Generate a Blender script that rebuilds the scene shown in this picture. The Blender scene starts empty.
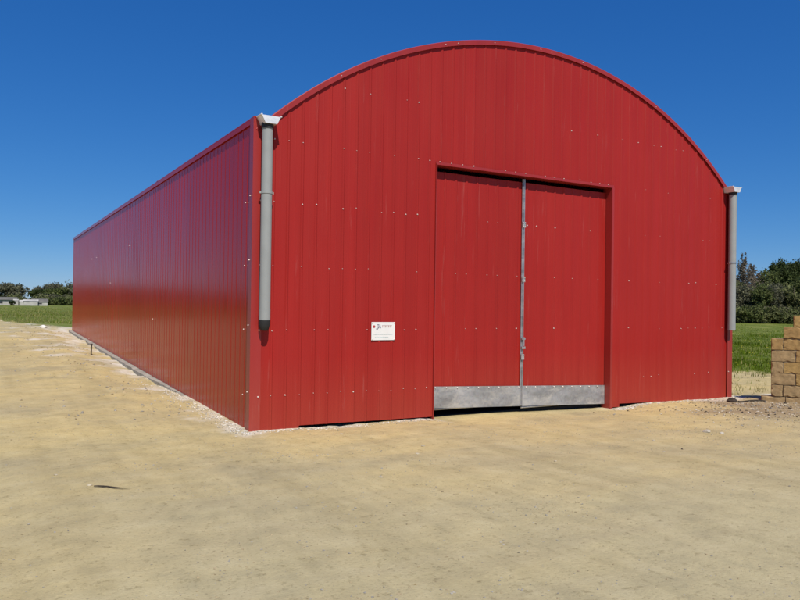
import bpy, bmesh, math, random
import numpy as np
from mathutils import Vector, Matrix, noise
rnd = random.Random(7)
nr = np.random.default_rng(11)
R = math.radians
scene = bpy.context.scene
col = scene.collection

# ------------------------------------------------------------------ camera
YAW, PIT, ROL = 0.5288, 0.0078, 0.0142
CAM = Vector((-3.0072, -8.8997, 1.6))
fw = Vector((math.sin(YAW)*math.cos(PIT), math.cos(YAW)*math.cos(PIT), math.sin(PIT)))
r0 = Vector((math.cos(YAW), -math.sin(YAW), 0)); u0 = r0.cross(fw)
r1 = r0*math.cos(ROL) + u0*math.sin(ROL); u1 = u0*math.cos(ROL) - r0*math.sin(ROL)
cd = bpy.data.cameras.new('camera'); cam = bpy.data.objects.new('camera', cd); col.objects.link(cam)
cd.sensor_width = 36.0; cd.lens = 716.42/800*36
cd.clip_start = .1; cd.clip_end = 6000
m = Matrix((r1, u1, -fw)).transposed().to_4x4(); m.translation = CAM
cam.matrix_world = m
scene.camera = cam

# ------------------------------------------------------------------ light
SUN_EL, SUN_AZ = R(52), R(-13)            # azimuth: from -Y, a little towards -X
w = bpy.data.worlds.new('World'); scene.world = w; w.use_nodes = True
nt = w.node_tree; nt.nodes.clear()
sky = nt.nodes.new('ShaderNodeTexSky'); sky.sky_type = 'NISHITA'; sky.sun_disc = False
sky.sun_elevation = SUN_EL; sky.sun_rotation = math.pi - SUN_AZ
sky.air_density = 0.95; sky.dust_density = 0.0; sky.ozone_density = 5.0; sky.altitude = 1500
bg = nt.nodes.new('ShaderNodeBackground'); bg.inputs[1].default_value = 0.10
wo = nt.nodes.new('ShaderNodeOutputWorld')
hs0 = nt.nodes.new('ShaderNodeHueSaturation'); hs0.inputs['Saturation'].default_value = 1.22; nt.links.new(sky.outputs[0], hs0.inputs['Color']); 
sepc = nt.nodes.new('ShaderNodeSeparateColor'); comb = nt.nodes.new('ShaderNodeCombineColor')
nt.links.new(hs0.outputs[0], sepc.inputs[0])
for ch, (gain, gam) in enumerate(((.42, .93), (.530, .74), (.742, .56))):     # tone of the phone camera's blue sky
    a_ = nt.nodes.new('ShaderNodeMath'); a_.operation = 'MULTIPLY'; a_.inputs[1].default_value = .1; nt.links.new(sepc.outputs[ch], a_.inputs[0])
    b_ = nt.nodes.new('ShaderNodeMath'); b_.operation = 'POWER'; b_.inputs[1].default_value = gam; nt.links.new(a_.outputs[0], b_.inputs[0])
    c_ = nt.nodes.new('ShaderNodeMath'); c_.operation = 'MULTIPLY'; c_.inputs[1].default_value = gain*10; nt.links.new(b_.outputs[0], c_.inputs[0])
    nt.links.new(c_.outputs[0], comb.inputs[ch])
nt.links.new(comb.outputs[0], bg.inputs[0]); nt.links.new(bg.outputs[0], wo.inputs[0])
sd = bpy.data.lights.new('sun', 'SUN'); sd.energy = 4.4; sd.angle = R(.53); sd.color = (1, .955, .87)
sun = bpy.data.objects.new('sun', sd); col.objects.link(sun)
sdir = Vector((math.sin(SUN_AZ)*math.cos(SUN_EL), -math.cos(SUN_AZ)*math.cos(SUN_EL), math.sin(SUN_EL)))
sun.rotation_euler = sdir.to_track_quat('Z', 'Y').to_euler()
vs = scene.view_settings; vs.view_transform = 'Standard'; vs.look = 'None'; vs.exposure = 0.0; vs.gamma = 1
try: vs.use_curve_mapping = False
except Exception: pass

# ------------------------------------------------------------------ materials
def nodes(name):
    m = bpy.data.materials.new(name); m.use_nodes = True
    n = m.node_tree; p = n.nodes['Principled BSDF']
    return m, n, p
def N(n, t, **kw):
    x = n.nodes.new(t)
    for k, v in kw.items():
        if isinstance(k, str) and k.startswith('i_'): x.inputs[k[2:]].default_value = v
        else: setattr(x, k, v)
    return x
def ramp(n, src, stops):
    r = n.nodes.new('ShaderNodeValToRGB'); e = r.color_ramp.elements
    while len(e) > 1: e.remove(e[-1])
    for i, (p, c) in enumerate(stops):
        el = e[0] if i == 0 else e.new(p)
        el.position = p; el.color = (*c, 1) if len(c) == 3 else c
    n.links.new(src, r.inputs[0]); return r
def noise_tex(n, vec, scale, detail=4, rough=.55, dist=0):
    t = n.nodes.new('ShaderNodeTexNoise'); t.inputs['Scale'].default_value = scale
    t.inputs['Detail'].default_value = detail; t.inputs['Roughness'].default_value = rough
    t.inputs['Distortion'].default_value = dist
    if vec is not None: n.links.new(vec, t.inputs['Vector'])
    return t
def mapping(n, src, scale):
    mp = n.nodes.new('ShaderNodeMapping'); mp.inputs['Scale'].default_value = scale
    n.links.new(src, mp.inputs['Vector']); return mp.outputs[0]
def mix(n, fac, a, b, mode='MIX'):
    x = n.nodes.new('ShaderNodeMix'); x.data_type = 'RGBA'; x.blend_type = mode
    for s, i in ((fac, 0), (a, 6), (b, 7)):
        if isinstance(s, (int, float)): x.inputs[i].default_value = s
        elif isinstance(s, tuple): x.inputs[i].default_value = (*s, 1) if len(s) == 3 else s
        else: n.links.new(s, x.inputs[i])
    return x.outputs[2]
def bump(n, p, h, strength, dist):
    b = n.nodes.new('ShaderNodeBump'); b.inputs['Strength'].default_value = strength
    b.inputs['Distance'].default_value = dist; n.links.new(h, b.inputs['Height']); n.links.new(b.outputs[0], p.inputs['Normal'])

def red_paint(name, base, rough, streak=(6, 6, .25), coat=0.0, spec=.5, wav=.35):
    m, n, p = nodes(name)
    g = N(n, 'ShaderNodeNewGeometry').outputs['Position']
    a = noise_tex(n, mapping(n, g, streak), 1.0, 6, .6)
    b = noise_tex(n, g, .6, 3)
    c0 = tuple(x*.86 for x in base); c1 = tuple(min(1, x*1.10) for x in base)
    r = ramp(n, a.outputs[0], [(.3, c0), (.7, c1)])
    c2 = mix(n, .5, r.outputs[0], ramp(n, b.outputs[0], [(.3, tuple(x*.9 for x in base)), (.7, (base[0]*1.03, base[1]*1.25, base[2]*1.25))]).outputs[0])
    # each metre wide sheet has its own slight tone
    ad_ = N(n, 'ShaderNodeVectorMath', operation='ADD'); n.links.new(g, ad_.inputs[0]); ad_.inputs[1].default_value = (.54, .5, 0)
    fl_ = N(n, 'ShaderNodeVectorMath', operation='FLOOR'); n.links.new(ad_.outputs[0], fl_.inputs[0])
    fm_ = N(n, 'ShaderNodeVectorMath', operation='MULTIPLY'); n.links.new(fl_.outputs[0], fm_.inputs[0]); fm_.inputs[1].default_value = (1, 1, 0)
    wn_ = N(n, 'ShaderNodeTexWhiteNoise'); n.links.new(fm_.outputs[0], wn_.inputs['Vector'])
    c2 = mix(n, 1.0, c2, ramp(n, wn_.outputs['Value'], [(0, (.93, .92, .92)), (1, (1.04, 1.06, 1.06))]).outputs[0], 'MULTIPLY')
    # pale scuffs and runs
    ru_ = noise_tex(n, mapping(n, g, (14, 14, .8)), 1.0, 7, .7)
    c2 = mix(n, ramp(n, ru_.outputs[0], [(.60, (0, 0, 0)), (.80, (.35, .35, .35))]).outputs[0], c2, (.46, .20, .17))
    # dust splashed over the lowest half metre
    sep = N(n, 'ShaderNodeSeparateXYZ'); n.links.new(g, sep.inputs[0])
    mr = N(n, 'ShaderNodeMapRange'); n.links.new(sep.outputs[2], mr.inputs[0])
    mr.inputs[1].default_value = .9; mr.inputs[2].default_value = -.1; mr.inputs[3].default_value = 0; mr.inputs[4].default_value = .22
    mu = N(n, 'ShaderNodeMath', operation='MULTIPLY'); n.links.new(mr.outputs[0], mu.inputs[0]); n.links.new(a.outputs[0], mu.inputs[1])
    c3 = mix(n, mu.outputs[0], c2, (.36, .2, .1))
    n.links.new(c3, p.inputs['Base Color'])
    rr = ramp(n, noise_tex(n, mapping(n, g, (3, 3, .5)), 1.5, 5).outputs[0], [(.3, (rough*.8,)*3), (.7, (rough*1.25,)*3)])
    n.links.new(rr.outputs[0], p.inputs['Roughness'])
    p.inputs['Specular IOR Level'].default_value = spec
    p.inputs['Coat Weight'].default_value = coat; p.inputs['Coat Roughness'].default_value = .12
    wv = noise_tex(n, mapping(n, g, (2.2, 2.2, .5)), 1.0, 2)
    bump(n, p, wv.outputs[0], wav, .01)
    return m
RED = (.355, .017, .013)
M_gable = red_paint('red_gable_sheet', RED, .5, spec=.25)
M_side = red_paint('red_side_sheet', (.43, .018, .010), .16, spec=.10, coat=.0, wav=.08)
M_trim = red_paint('red_flashing', (.35, .026, .022), .36)

def simple(name, c, rough=.6, metal=0, var=.15, scale=8, bmp=0, bd=.01, spec=.5):
    m, n, p = nodes(name)
    g = N(n, 'ShaderNodeNewGeometry').outputs['Position']
    t = noise_tex(n, g, scale, 5)
    r = ramp(n, t.outputs[0], [(.3, tuple(x*(1-var) for x in c)), (.7, tuple(min(1, x*(1+var)) for x in c))])
    n.links.new(r.outputs[0], p.inputs['Base Color'])
    p.inputs['Roughness'].default_value = rough; p.inputs['Metallic'].default_value = metal
    p.inputs['Specular IOR Level'].default_value = spec
    if bmp: bump(n, p, t.outputs[0], bmp, bd)
    return m
def galvanised(name, c=(.42, .42, .41), rough=.42, metal=.75):
    m, n, p = nodes(name)
    g = N(n, 'ShaderNodeNewGeometry').outputs['Position']
    v = N(n, 'ShaderNodeTexVoronoi'); v.inputs['Scale'].default_value = 30; n.links.new(g, v.inputs['Vector'])
    t = noise_tex(n, mapping(n, g, (2.5, 2.5, 6)), 1.0, 5, .6)
    c1 = ramp(n, t.outputs[0], [(.3, tuple(x*.8 for x in c)), (.7, tuple(x*1.25 for x in c))]).outputs[0]
    c2 = mix(n, .25, c1, v.outputs['Color'], 'SOFT_LIGHT')
    hs = N(n, 'ShaderNodeHueSaturation'); hs.inputs['Saturation'].default_value = .12; n.links.new(c2, hs.inputs['Color'])
    n.links.new(hs.outputs[0], p.inputs['Base Color'])
    p.inputs['Metallic'].default_value = metal
    n.links.new(ramp(n, t.outputs[0], [(.3, (rough*.8,)*3), (.7, (rough*1.3,)*3)]).outputs[0], p.inputs['Roughness'])
    return m
M_galv = galvanised('galvanised_steel')
M_kick = galvanised('galvanised_kick_plate', (.36, .355, .34), .5, .5)
_n = M_kick.node_tree; _p = _n.nodes['Principled BSDF']; _src = _p.inputs['Base Color'].links[0].from_socket
_g = N(_n, 'ShaderNodeNewGeometry').outputs['Position']
_s = noise_tex(_n, mapping(_n, _g, (2.6, 1, 5)), 1.0, 6, .7, .5)
_n.links.new(mix(_n, ramp(_n, _s.outputs[0], [(.5, (0, 0, 0)), (.68, (.75, .75, .75))]).outputs[0], _src, (.66, .63, .56)), _p.inputs['Base Color'])
M_bright = galvanised('bright_zinc', (.75, .74, .7), .45, .3)
M_screw = simple('zinc_screw_head', (.75, .68, .6), .4, .3)
M_pvc = simple('grey_pvc', (.30, .31, .295), .7, 0, .06, 5)
M_black = simple('black_rubber_and_shadow', (.02, .02, .02), .7)
M_conc = simple('footing_concrete', (.36, .33, .27), .9, 0, .3, 5, .6, .03)
M_white = simple('white_sign_board', (.8, .78, .74), .45, 0, .03)
M_ink = simple('sign_ink_grey', (.22, .24, .32), .6)
M_inkred = simple('sign_ink_red', (.45, .05, .05), .6)
M_inkpale = simple('sign_ink_pale', (.55, .64, .62), .6)
M_stone = simple('pale_stone', (.52, .46, .36), .9, 0, .3, 9, .5, .02)
M_white_stone = simple('white_stone', (.75, .72, .66), .9, 0, .1, 9, .4, .02)
M_dark = simple('dark_debris', (.045, .033, .022), .9, 0, .4, 20)
M_brown = simple('brown_lump', (.10, .055, .035), .9, 0, .3, 15, .6, .02)
M_inside = simple('barn_interior', (.05, .045, .04), .9)

# ------------------------------------------------------------------ mesh helpers
def link(o, parent=None):
    col.objects.link(o)
    if parent: o.parent = parent
    return o
def tag(o, label=None, cat=None, group=None, kind=None):
    if label: o['label'] = label
    if cat: o['category'] = cat
    if group: o['group'] = group
    if kind: o['kind'] = kind
    return o
def empty(name, loc=(0, 0, 0), rz=0):
    o = bpy.data.objects.new(name, None); o.location = loc; o.rotation_euler.z = rz
    o.empty_display_size = .2; return link(o)
class MB:
    def __init__(s): s.v = []; s.f = []; s.mi = []
    def add(s, vs, fs, mi=0):
        b = len(s.v); s.v += [tuple(v) for v in vs]
        for f in fs: s.f.append(tuple(b+i for i in f)); s.mi.append(mi)
    def box(s, x0, x1, y0, y1, z0, z1, mi=0):
        s.add([(x0,y0,z0),(x1,y0,z0),(x1,y1,z0),(x0,y1,z0),(x0,y0,z1),(x1,y0,z1),(x1,y1,z1),(x0,y1,z1)],
              [(0,3,2,1),(4,5,6,7),(0,1,5,4),(1,2,6,5),(2,3,7,6),(3,0,4,7)], mi)
    def tube(s, pts, rad, n=16, mi=0, caps=True):
        pts = [Vector(p) for p in pts]; rs = rad if isinstance(rad, (list, tuple)) else [rad]*len(pts)
        rings = []
        for i, p in enumerate(pts):
            d = (pts[min(i+1, len(pts)-1)]-pts[max(i-1, 0)]).normalized()
            a = d.cross(Vector((0, 0, 1)) if abs(d.z) < .9 else Vector((1, 0, 0))).normalized(); b = d.cross(a)
            rings.append([p+(a*math.cos(2*math.pi*k/n)+b*math.sin(2*math.pi*k/n))*rs[i] for k in range(n)])
        vs = [v for r in rings for v in r]; fs = []
        for i in range(len(pts)-1):
            for k in range(n):
                k2 = (k+1) % n; fs.append((i*n+k, i*n+k2, (i+1)*n+k2, (i+1)*n+k))
        s.add(vs, fs, mi)
        if caps:                                             # own vertices, so that the caps do not bend the wall's shading
            s.add(rings[0], [tuple(range(n-1, -1, -1))], mi); s.add(rings[-1], [tuple(range(n))], mi)
    def build(s, name, mats, parent=None, smooth=False):
        me = bpy.data.meshes.new(name); me.from_pydata(s.v, [], s.f)
        for mm in (mats if isinstance(mats, (list, tuple)) else [mats]): me.materials.append(mm)
        if len(set(s.mi)) > 1: me.polygons.foreach_set('material_index', s.mi)
        if smooth: me.polygons.foreach_set('use_smooth', [len(f_) <= 4 for f_ in s.f])     # end caps stay flat
        me.update()
        return link(bpy.data.objects.new(name, me), parent)
def bevel(o, wd=.004, seg=2):
    b = o.modifiers.new('bevel', 'BEVEL'); b.width = wd; b.segments = seg; b.limit_method = 'ANGLE'; return o
def sstep(a, b, x):
    t = min(1, max(0, (x-a)/(b-a))); return t*t*(3-2*t)

# ------------------------------------------------------------------ ground height
W, L, HE = 9.72, 21.05, 4.0
def fbm(x, y, s, o=3, z=0):
    v = 0; a = 1
    for i in range(o): v += a*noise.noise((x*s, y*s, z+i*7.3)); s *= 2.1; a *= .5
    return v
def gbase(x, y):
    left = .50*min(1, max(0, y/21.0))
    right = .5*sstep(0, 55, y)
    t = sstep(0, 14, x)
    z = left*(1-t)+right*t
    z += -.012*min(11, max(0, x))*sstep(-7, -1, y)*(1-sstep(25, 60, y))
    return z
def gz(x, y):
    z = gbase(x, y)
    d = math.hypot(x-CAM.x, y-CAM.y)
    z += .030*fbm(x, y, .35, 3)*sstep(0, 3, d) + .011*fbm(x, y, 2.2, 4, 5)
    rut = math.exp(-((x+4.6+.25*math.sin(y*.21))/.16)**2)+math.exp(-((x+3.0+.25*math.sin(y*.21))/.16)**2)
    z -= .022*rut*(1-sstep(30, 40, y))*(.7+.6*fbm(x, y, .6, 2, 81))
    if d > 40: z += .12*fbm(x, y, .05, 2, 9)*sstep(40, 80, d)
    # towards the barn the soil settles to the levels seen in the photograph
    if -1.2 < x < 11 and -1.4 < y < 21:
        k = 1-sstep(0, 1.2, max(-x, -y, 0))
        k *= (1-sstep(9.9, 11, x))
        n = .012*fbm(x, y, 3.5, 3, 3)
        t = gbase(x, y) - .035 + n
        if x < .7: t += .0
        elif x < 2.75: t += -.012+.018*fbm(x, y, 5, 2, 1)+.022*sstep(1.5, 2.0, x)
        elif 2.75 <= x < 6.45: t = -.078-.055*sstep(3.6, 6.3, x) + n*.6
        elif x < 7.2: t = -.135 + n + .045*sstep(6.7, 7.2, x)
        else: t = -.085-.03*sstep(7.4, 9.5, x) + n
        if y > .3: t = min(t, gbase(x, y)-.04)
        if x < 1: t -= (.075+.09*fbm(x*.3, y, .9, 3, 66))*sstep(2.5, 6.5, y)
        z = z*(1-k)+t*k
    # rough spoil heap round the block wall
    q = math.exp(-((x-9.9)**2/2.4+(y+1.2)**2/1.1))
    z += q*(.03+.05*fbm(x, y, 2.5, 3, 2))
    # low spread of spoil along the left wall
    q = math.exp(-((x+1.3)/1.4)**2)*sstep(3, 9, y)*(1-sstep(24, 30, y))
    z += q*(.02+.06*abs(fbm(x, y, 1.4, 3, 4)))
    return z
def thr(x):
    if x < -14: return 30
    if x < -2: return 38-3*sstep(-14, -20, x)+3*noise.noise((x*.7, 3, 1))
    if x < 2: return 38-16*sstep(-3, -.9, x)
    if x < 10: return 21
    return 21-17.5*sstep(10, 10.8, x)
def grassy(x, y):
    e = 1.4 if x > 9 else 9
    return sstep(-e, e, y-thr(x)+fbm(x, y, .5 if x > 9 else .16, 3, 12)*(1.6 if x > 9 else 12)+(0 if x > 9 else 26*min(0, fbm(x, y, .09, 3, 44)+.12)*(1-sstep(90, 140, y))))

def axis(lo, hi, step, far, g=1.12):
    a = list(np.arange(lo, hi+1e-6, step)); s = step; v = hi; up = []
    while v < far: s *= g; v += s; up.append(v)
    s = step; v = lo; dn = []
    while v > -far: s *= g; v -= s; dn.append(v)
    return dn[::-1]+a+up
xs = axis(-9, 13, .085, 2500); ys = axis(-9.5, 16, .085, 2500)
V = []; G = []; S = []; K = []
for y in ys:
    for x in xs:
        V.append((x, y, gz(x, y))); G.append(grassy(x, y))
        # spoil: dark trampled soil by the block wall, chalky rubble by the left wall
        S.append(sstep(.25, .9, math.exp(-((x-9.6)**2/7+(y+1.6)**2/2.2))+.35*fbm(x, y, 1.2, 3, 20)))
nx = len(xs); F = []
for (x, y, z) in V:
    d = 9
    if y > -.6 and x < .3: d = abs(x)*(1-.7*sstep(4, 12, y))/(1+.0*y) if y > 0 else math.hypot(min(x, 0), y)
    if x >= .3 and y < .2 and (x < 2.9 or x > 6.3): d = min(d, abs(y)*2.0)
    K.append(1-sstep(.0, .55, d+.9*fbm(x, y, 1.3, 4, 91)+.1))
for j in range(len(ys)-1):
    b = j*nx
    for i in range(nx-1): F.append((b+i, b+i+1, b+i+1+nx, b+i+nx))
me = bpy.data.meshes.new('ground'); me.from_pydata(V, [], F)
me.polygons.foreach_set('use_smooth', [True]*len(F))
for nm, dat in (('grass', G), ('spoil', S), ('chalk', K)):
    at = me.attributes.new(nm, 'FLOAT', 'POINT'); at.data.foreach_set('value', dat)
m, n, p = nodes('sandy_soil')
g = N(n, 'ShaderNodeNewGeometry').outputs['Position']
a = noise_tex(n, mapping(n, g, (.42, .60, .4)), 1.0, 6, .62, .3)          # broad patches
b = noise_tex(n, g, 3.2, 8, .68)                                   # mottling
c = noise_tex(n, g, 45, 4, .7)                                     # grains
lng = noise_tex(n, mapping(n, g, (.5, 2.6, 1)), 1.0, 6, .65, .4)      # wheel-worn streaks
warm = ramp(n, a.outputs[0], [(.36, (.38, .30, .165)), (.5, (.51, .385, .180)), (.64, (.59, .43, .18))]).outputs[0]
# paler grey trampled soil towards the foreground
sp = N(n, 'ShaderNodeSeparateXYZ'); n.links.new(g, sp.inputs[0])
ad = N(n, 'ShaderNodeMath', operation='MULTIPLY_ADD'); n.links.new(a.outputs[0], ad.inputs[0]); ad.inputs[1].default_value = 4.5; n.links.new(sp.outputs[1], ad.inputs[2])
mr = N(n, 'ShaderNodeMapRange'); n.links.new(ad.outputs[0], mr.inputs[0]); mr.inputs[1].default_value = 1.0; mr.inputs[2].default_value = -3.6
x1 = mix(n, mr.outputs[0], warm, (.41, .345, .205))
x1 = mix(n, .38, x1, ramp(n, b.outputs[0], [(.32, (.30, .235, .13)), (.5, (.48, .37, .19)), (.7, (.61, .49, .28))]).outputs[0])
st = ramp(n, lng.outputs[0], [(.42, (0, 0, 0)), (.72, (1, 1, 1))]).outputs[0]
x1 = mix(n, st, x1, mix(n, .28, x1, (.34, .27, .17)))
sk = ramp(n, c.outputs[0], [(.26, (.42, .40, .38)), (.42, (1, 1, 1)), (.62, (1, 1, 1)), (.8, (1.35, 1.33, 1.3))]).outputs[0]
x1 = mix(n, .85, x1, sk, 'MULTIPLY')
d_ = noise_tex(n, g, 13, 5, .7, 0)                # crumbs and dimples
x1 = mix(n, .8, x1, ramp(n, d_.outputs[0], [(.30, (.62, .60, .56)), (.43, (1, 1, 1)), (.60, (1, 1, 1)), (.74, (1.18, 1.17, 1.14))]).outputs[0], 'MULTIPLY')
tk = noise_tex(n, mapping(n, g, (2.2, .16, 1)), 1.0, 5, .6, .25)              # wheel tracks that run along the barn
x1 = mix(n, .55, x1, ramp(n, tk.outputs[0], [(.36, (.84, .83, .80)), (.5, (1, 1, 1)), (.66, (1.09, 1.08, 1.06))]).outputs[0], 'MULTIPLY')
x1 = mix(n, 1.0, x1, (1.05, 1.095, 1.10), 'MULTIPLY')
at = N(n, 'ShaderNodeAttribute', attribute_name='spoil')
x1 = mix(n, at.outputs['Fac'], x1, mix(n, b.outputs[0], (.19, .14, .075), (.42, .32, .19)))
at = N(n, 'ShaderNodeAttribute', attribute_name='chalk')
km = N(n, 'ShaderNodeMath', operation='MULTIPLY'); n.links.new(at.outputs['Fac'], km.inputs[0]); n.links.new(ramp(n, b.outputs[0], [(.35, (.25, .25, .25)), (.6, (1, 1, 1))]).outputs[0], km.inputs[1])
x1 = mix(n, km.outputs[0], x1, (.66, .60, .50))
at = N(n, 'ShaderNodeAttribute', attribute_name='grass')
gn = noise_tex(n, g, .35, 6, .65)
gc = ramp(n, gn.outputs[0], [(.34, (.08, .115, .02)), (.5, (.145, .185, .025)), (.66, (.30, .28, .09))]).outputs[0]
gc2 = mix(n, .4, gc, ramp(n, b.outputs[0], [(.3, (.07, .10, .015)), (.7, (.22, .23, .05))]).outputs[0])
th = N(n, 'ShaderNodeMath', operation='ADD'); n.links.new(at.outputs['Fac'], th.inputs[0])
sc = N(n, 'ShaderNodeMath', operation='MULTIPLY_ADD'); n.links.new(b.outputs[0], sc.inputs[0]); sc.inputs[1].default_value = 1.2; sc.inputs[2].default_value = -.6
n.links.new(sc.outputs[0], th.inputs[1])
gm = ramp(n, th.outputs[0], [(.4, (0, 0, 0)), (.6, (1, 1, 1))]).outputs[0]
n.links.new(mix(n, gm, x1, gc2), p.inputs['Base Color'])
p.inputs['Roughness'].default_value = .95; p.inputs['Specular IOR Level'].default_value = .15
hsum = N(n, 'ShaderNodeMath', operation='MULTIPLY_ADD'); n.links.new(c.outputs[0], hsum.inputs[0]); hsum.inputs[1].default_value = .35; n.links.new(b.outputs[0], hsum.inputs[2])
hs2 = N(n, 'ShaderNodeMath', operation='MULTIPLY_ADD'); n.links.new(d_.outputs[0], hs2.inputs[0]); hs2.inputs[1].default_value = .35; n.links.new(hsum.outputs[0], hs2.inputs[2])
bump(n, p, hs2.outputs[0], .42, .035)
me.materials.append(m)
tag(link(bpy.data.objects.new('ground', me)), kind='structure')

# ------------------------------------------------------------------ the barn
barn = empty('metal_barn')
tag(barn, 'long red corrugated metal barn with a curved roof and tall double doors', 'barn')
XC, RAD, ZC = 4.86, 6.949, -1.1616
def arcz(x): return ZC+math.sqrt(max(0, RAD**2-(x-XC)**2))
DX0, DX1, DTOP = 2.783, 6.41, 3.69
PITCH, RD = .2, .011
def profile(a, b, off=.06):
    """breakpoints (u, depth) of a trapezoid sheet between a and b; depth 0 = pan, RD = rib crest"""
    pts = [(a, 0)]; k = math.ceil((a-off)/PITCH)
    while True:
        c = off+k*PITCH
        if c-.035 > b: break
        for du, d in ((-.024, 0), (-.011, RD), (.011, RD), (.024, 0)):
            if a < c+du < b: pts.append((c+du, d))
        # shallow stiffening swage between the ribs
        for du, d in ((.10-.008, 0), (.10, .0012), (.10+.008, 0)):
            if a < c+du < b: pts.append((c+du, d))
        k += 1
    pts.append((b, 0)); return pts
def screw(mb, x, y, z, axis, mi=1, r=.0105):
    n = 8; vs = []
    for h, rr in ((0, r*1.25), (.003, r*1.25), (.004, r), (.011, r*.85)):
        for k in range(n):
            a = 2*math.pi*k/n
            vs.append((x+rr*math.cos(a), y-h, z+rr*math.sin(a)) if axis == 'y' else (x-h, y+rr*math.cos(a), z+rr*math.sin(a)))
    fs = [(i*n+k, i*n+(k+1) % n, (i+1)*n+(k+1) % n, (i+1)*n+k) for i in range(3) for k in range(n)]
    fs.append(tuple(3*n+k for k in range(n))); mb.add(vs, fs, mi)
def sheet(mb, pts, y0, zlo, zhi, nz=1):
    """vertical corrugated sheet along x"""
    vs = []; fs = []
    for (u, d) in pts:
        a, b = zlo(u), zhi(u)
        for k in range(nz+1): vs.append((u, y0-d, a+(b-a)*k/nz))
    for i in range(len(pts)-1):
        for k in range(nz):
            q = i*(nz+1)+k; fs.append((q, q+nz+1, q+nz+2, q+1))
    mb.add(vs, fs)
rows = (.40, 1.26, 2.10, 2.93, 3.75, 4.57)
def wlow(x):
    if x < .655: return -.065+.01*math.sin(x*9)
    if x < DX0+.01: return -.012-.010*(x-.7)
    if x < 6.66: return -.118
    return -.062-.022*(x-6.7)
gb = MB()
pa = profile(0.0, DX0); pb = profile(DX1, W); pc = profile(DX0, DX1)
def split(pts, x):
    out = []
    for i, (u, d) in enumerate(pts):
        out.append((u, d))
        if i+1 < len(pts) and u < x < pts[i+1][0]:
            t = (x-u)/(pts[i+1][0]-u); dd = d+(pts[i+1][1]-d)*t
            out += [(x-.001, dd), (x+.001, dd)]
    return out
sheet(gb, split(pa, .655), 0, wlow, arcz); sheet(gb, split(pb, 6.66), 0, wlow, arcz); sheet(gb, pc, 0, lambda u: DTOP, arcz)
for zr in rows:
    for k in range(0, 49):
        x = .06+k*PITCH
        if x < .1 or x > W-.1 or (DX0-.04 < x < DX1+.04 and zr < DTOP) or zr > arcz(x)-.15: continue
        if x > 2.6:
            pr = .26
        else: pr = .7
        if zr == .40 and x < 2.8: pr = 1
        if rnd.random() > pr: continue
        screw(gb, x+rnd.uniform(-.004, .004), -RD, zr+rnd.uniform(-.015, .015), 'y', r=rnd.choice((.004, .005, .0075)) if x < 2.8 else rnd.choice((.003, .004, .007)))
gable = gb.build('gable_wall', [M_gable, M_screw], barn)

# verge trim: an angle that follows the curve, face plate + top lip
vt = MB(); NA = 72; a0 = math.asin((XC-.02)/RAD); vs = []; fs = []
for i in range(NA+1):
    a = -a0+2*a0*i/NA; s_, c_ = math.sin(a), math.cos(a)
    for (rr, yy) in ((RAD-.042, -.036), (RAD+.022, -.040), (RAD+.030, -.034), (RAD+.030, .10), (RAD+.012, .10), (RAD+.012, -.028), (RAD-.042, -.030)):
        vs.append((XC+rr*s_, yy, ZC+rr*c_))
for i in range(NA):
    for k in range(7):
        k2 = (k+1) % 7; fs.append((i*7+k, i*7+k2, (i+1)*7+k2, (i+1)*7+k))
fs += [tuple(range(7)), tuple(NA*7+k for k in range(6, -1, -1))]
vt.add(vs, fs)
for i in range(46):
    if rnd.random() < .78: continue
    a = -a0*.985+2*a0*.985*i/45; rr = RAD-.010
    screw(vt, XC+rr*math.sin(a), -.037, ZC+rr*math.cos(a), 'y', r=.0055)
vt.build('verge_trim', [M_trim, M_screw], barn)

# curved roof sheet with standing ribs across the length
rf = MB(); ra = math.asin((XC-.22)/RAD); NS = 40; yv = []
y = .02
k = 0
while y < L+.03:
    for dy, d in ((0, 0), (.13, 0), (.15, .022), (.18, .022)):
        yv.append((min(y+dy, L+.05), d))
    y += .2
vs = []; fs = []
for (yy, d) in yv:
    for i in range(NS+1):
        a = -ra+2*ra*i/NS; vs.append((XC+(RAD-.012+d)*math.sin(a), yy, ZC+(RAD-.012+d)*math.cos(a)))
for j in range(len(yv)-1):
    for i in range(NS): q = j*(NS+1)+i; fs.append((q, q+1, q+NS+2, q+NS+1))
rf.add(vs, fs); rf.build('roof', M_side, barn)

# side walls, corrugated along y, base following the rising ground
def sidelow(y): return -.045+.0248*y
for sx, X, nm in ((-1, 0.0, 'left'), (1, W, 'right')):
    sb = MB(); pts = profile(.0, L, .10); vs = []; fs = []
    for (u, d) in pts:
        lo = sidelow(u) if sx < 0 else -.14+.02*u
        for z in (lo, 1.3, 2.6, HE-.02): vs.append((X+sx*d*.38, u, z))
    for i in range(len(pts)-1):
        for k in range(3):
            q = i*4+k; fs.append((q, q+1, q+5, q+4) if sx > 0 else (q, q+4, q+5, q+1))
    sb.add(vs, fs)
    if sx < 0:
        for zr in rows[:4]:
            for k in range(100):
                yy = .1+k*PITCH
                if yy > 20.9 or (k > 1 and rnd.random() < .985): continue
                screw(sb, -RD, yy, zr+.0*yy, 'x', r=.006)
    sb.build('side_wall', [M_side, M_screw], barn)
bk = MB(); sheet(bk, profile(0, W), L+.0, lambda u: -.1, arcz); bk.build('back_wall', M_gable, barn)

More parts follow.
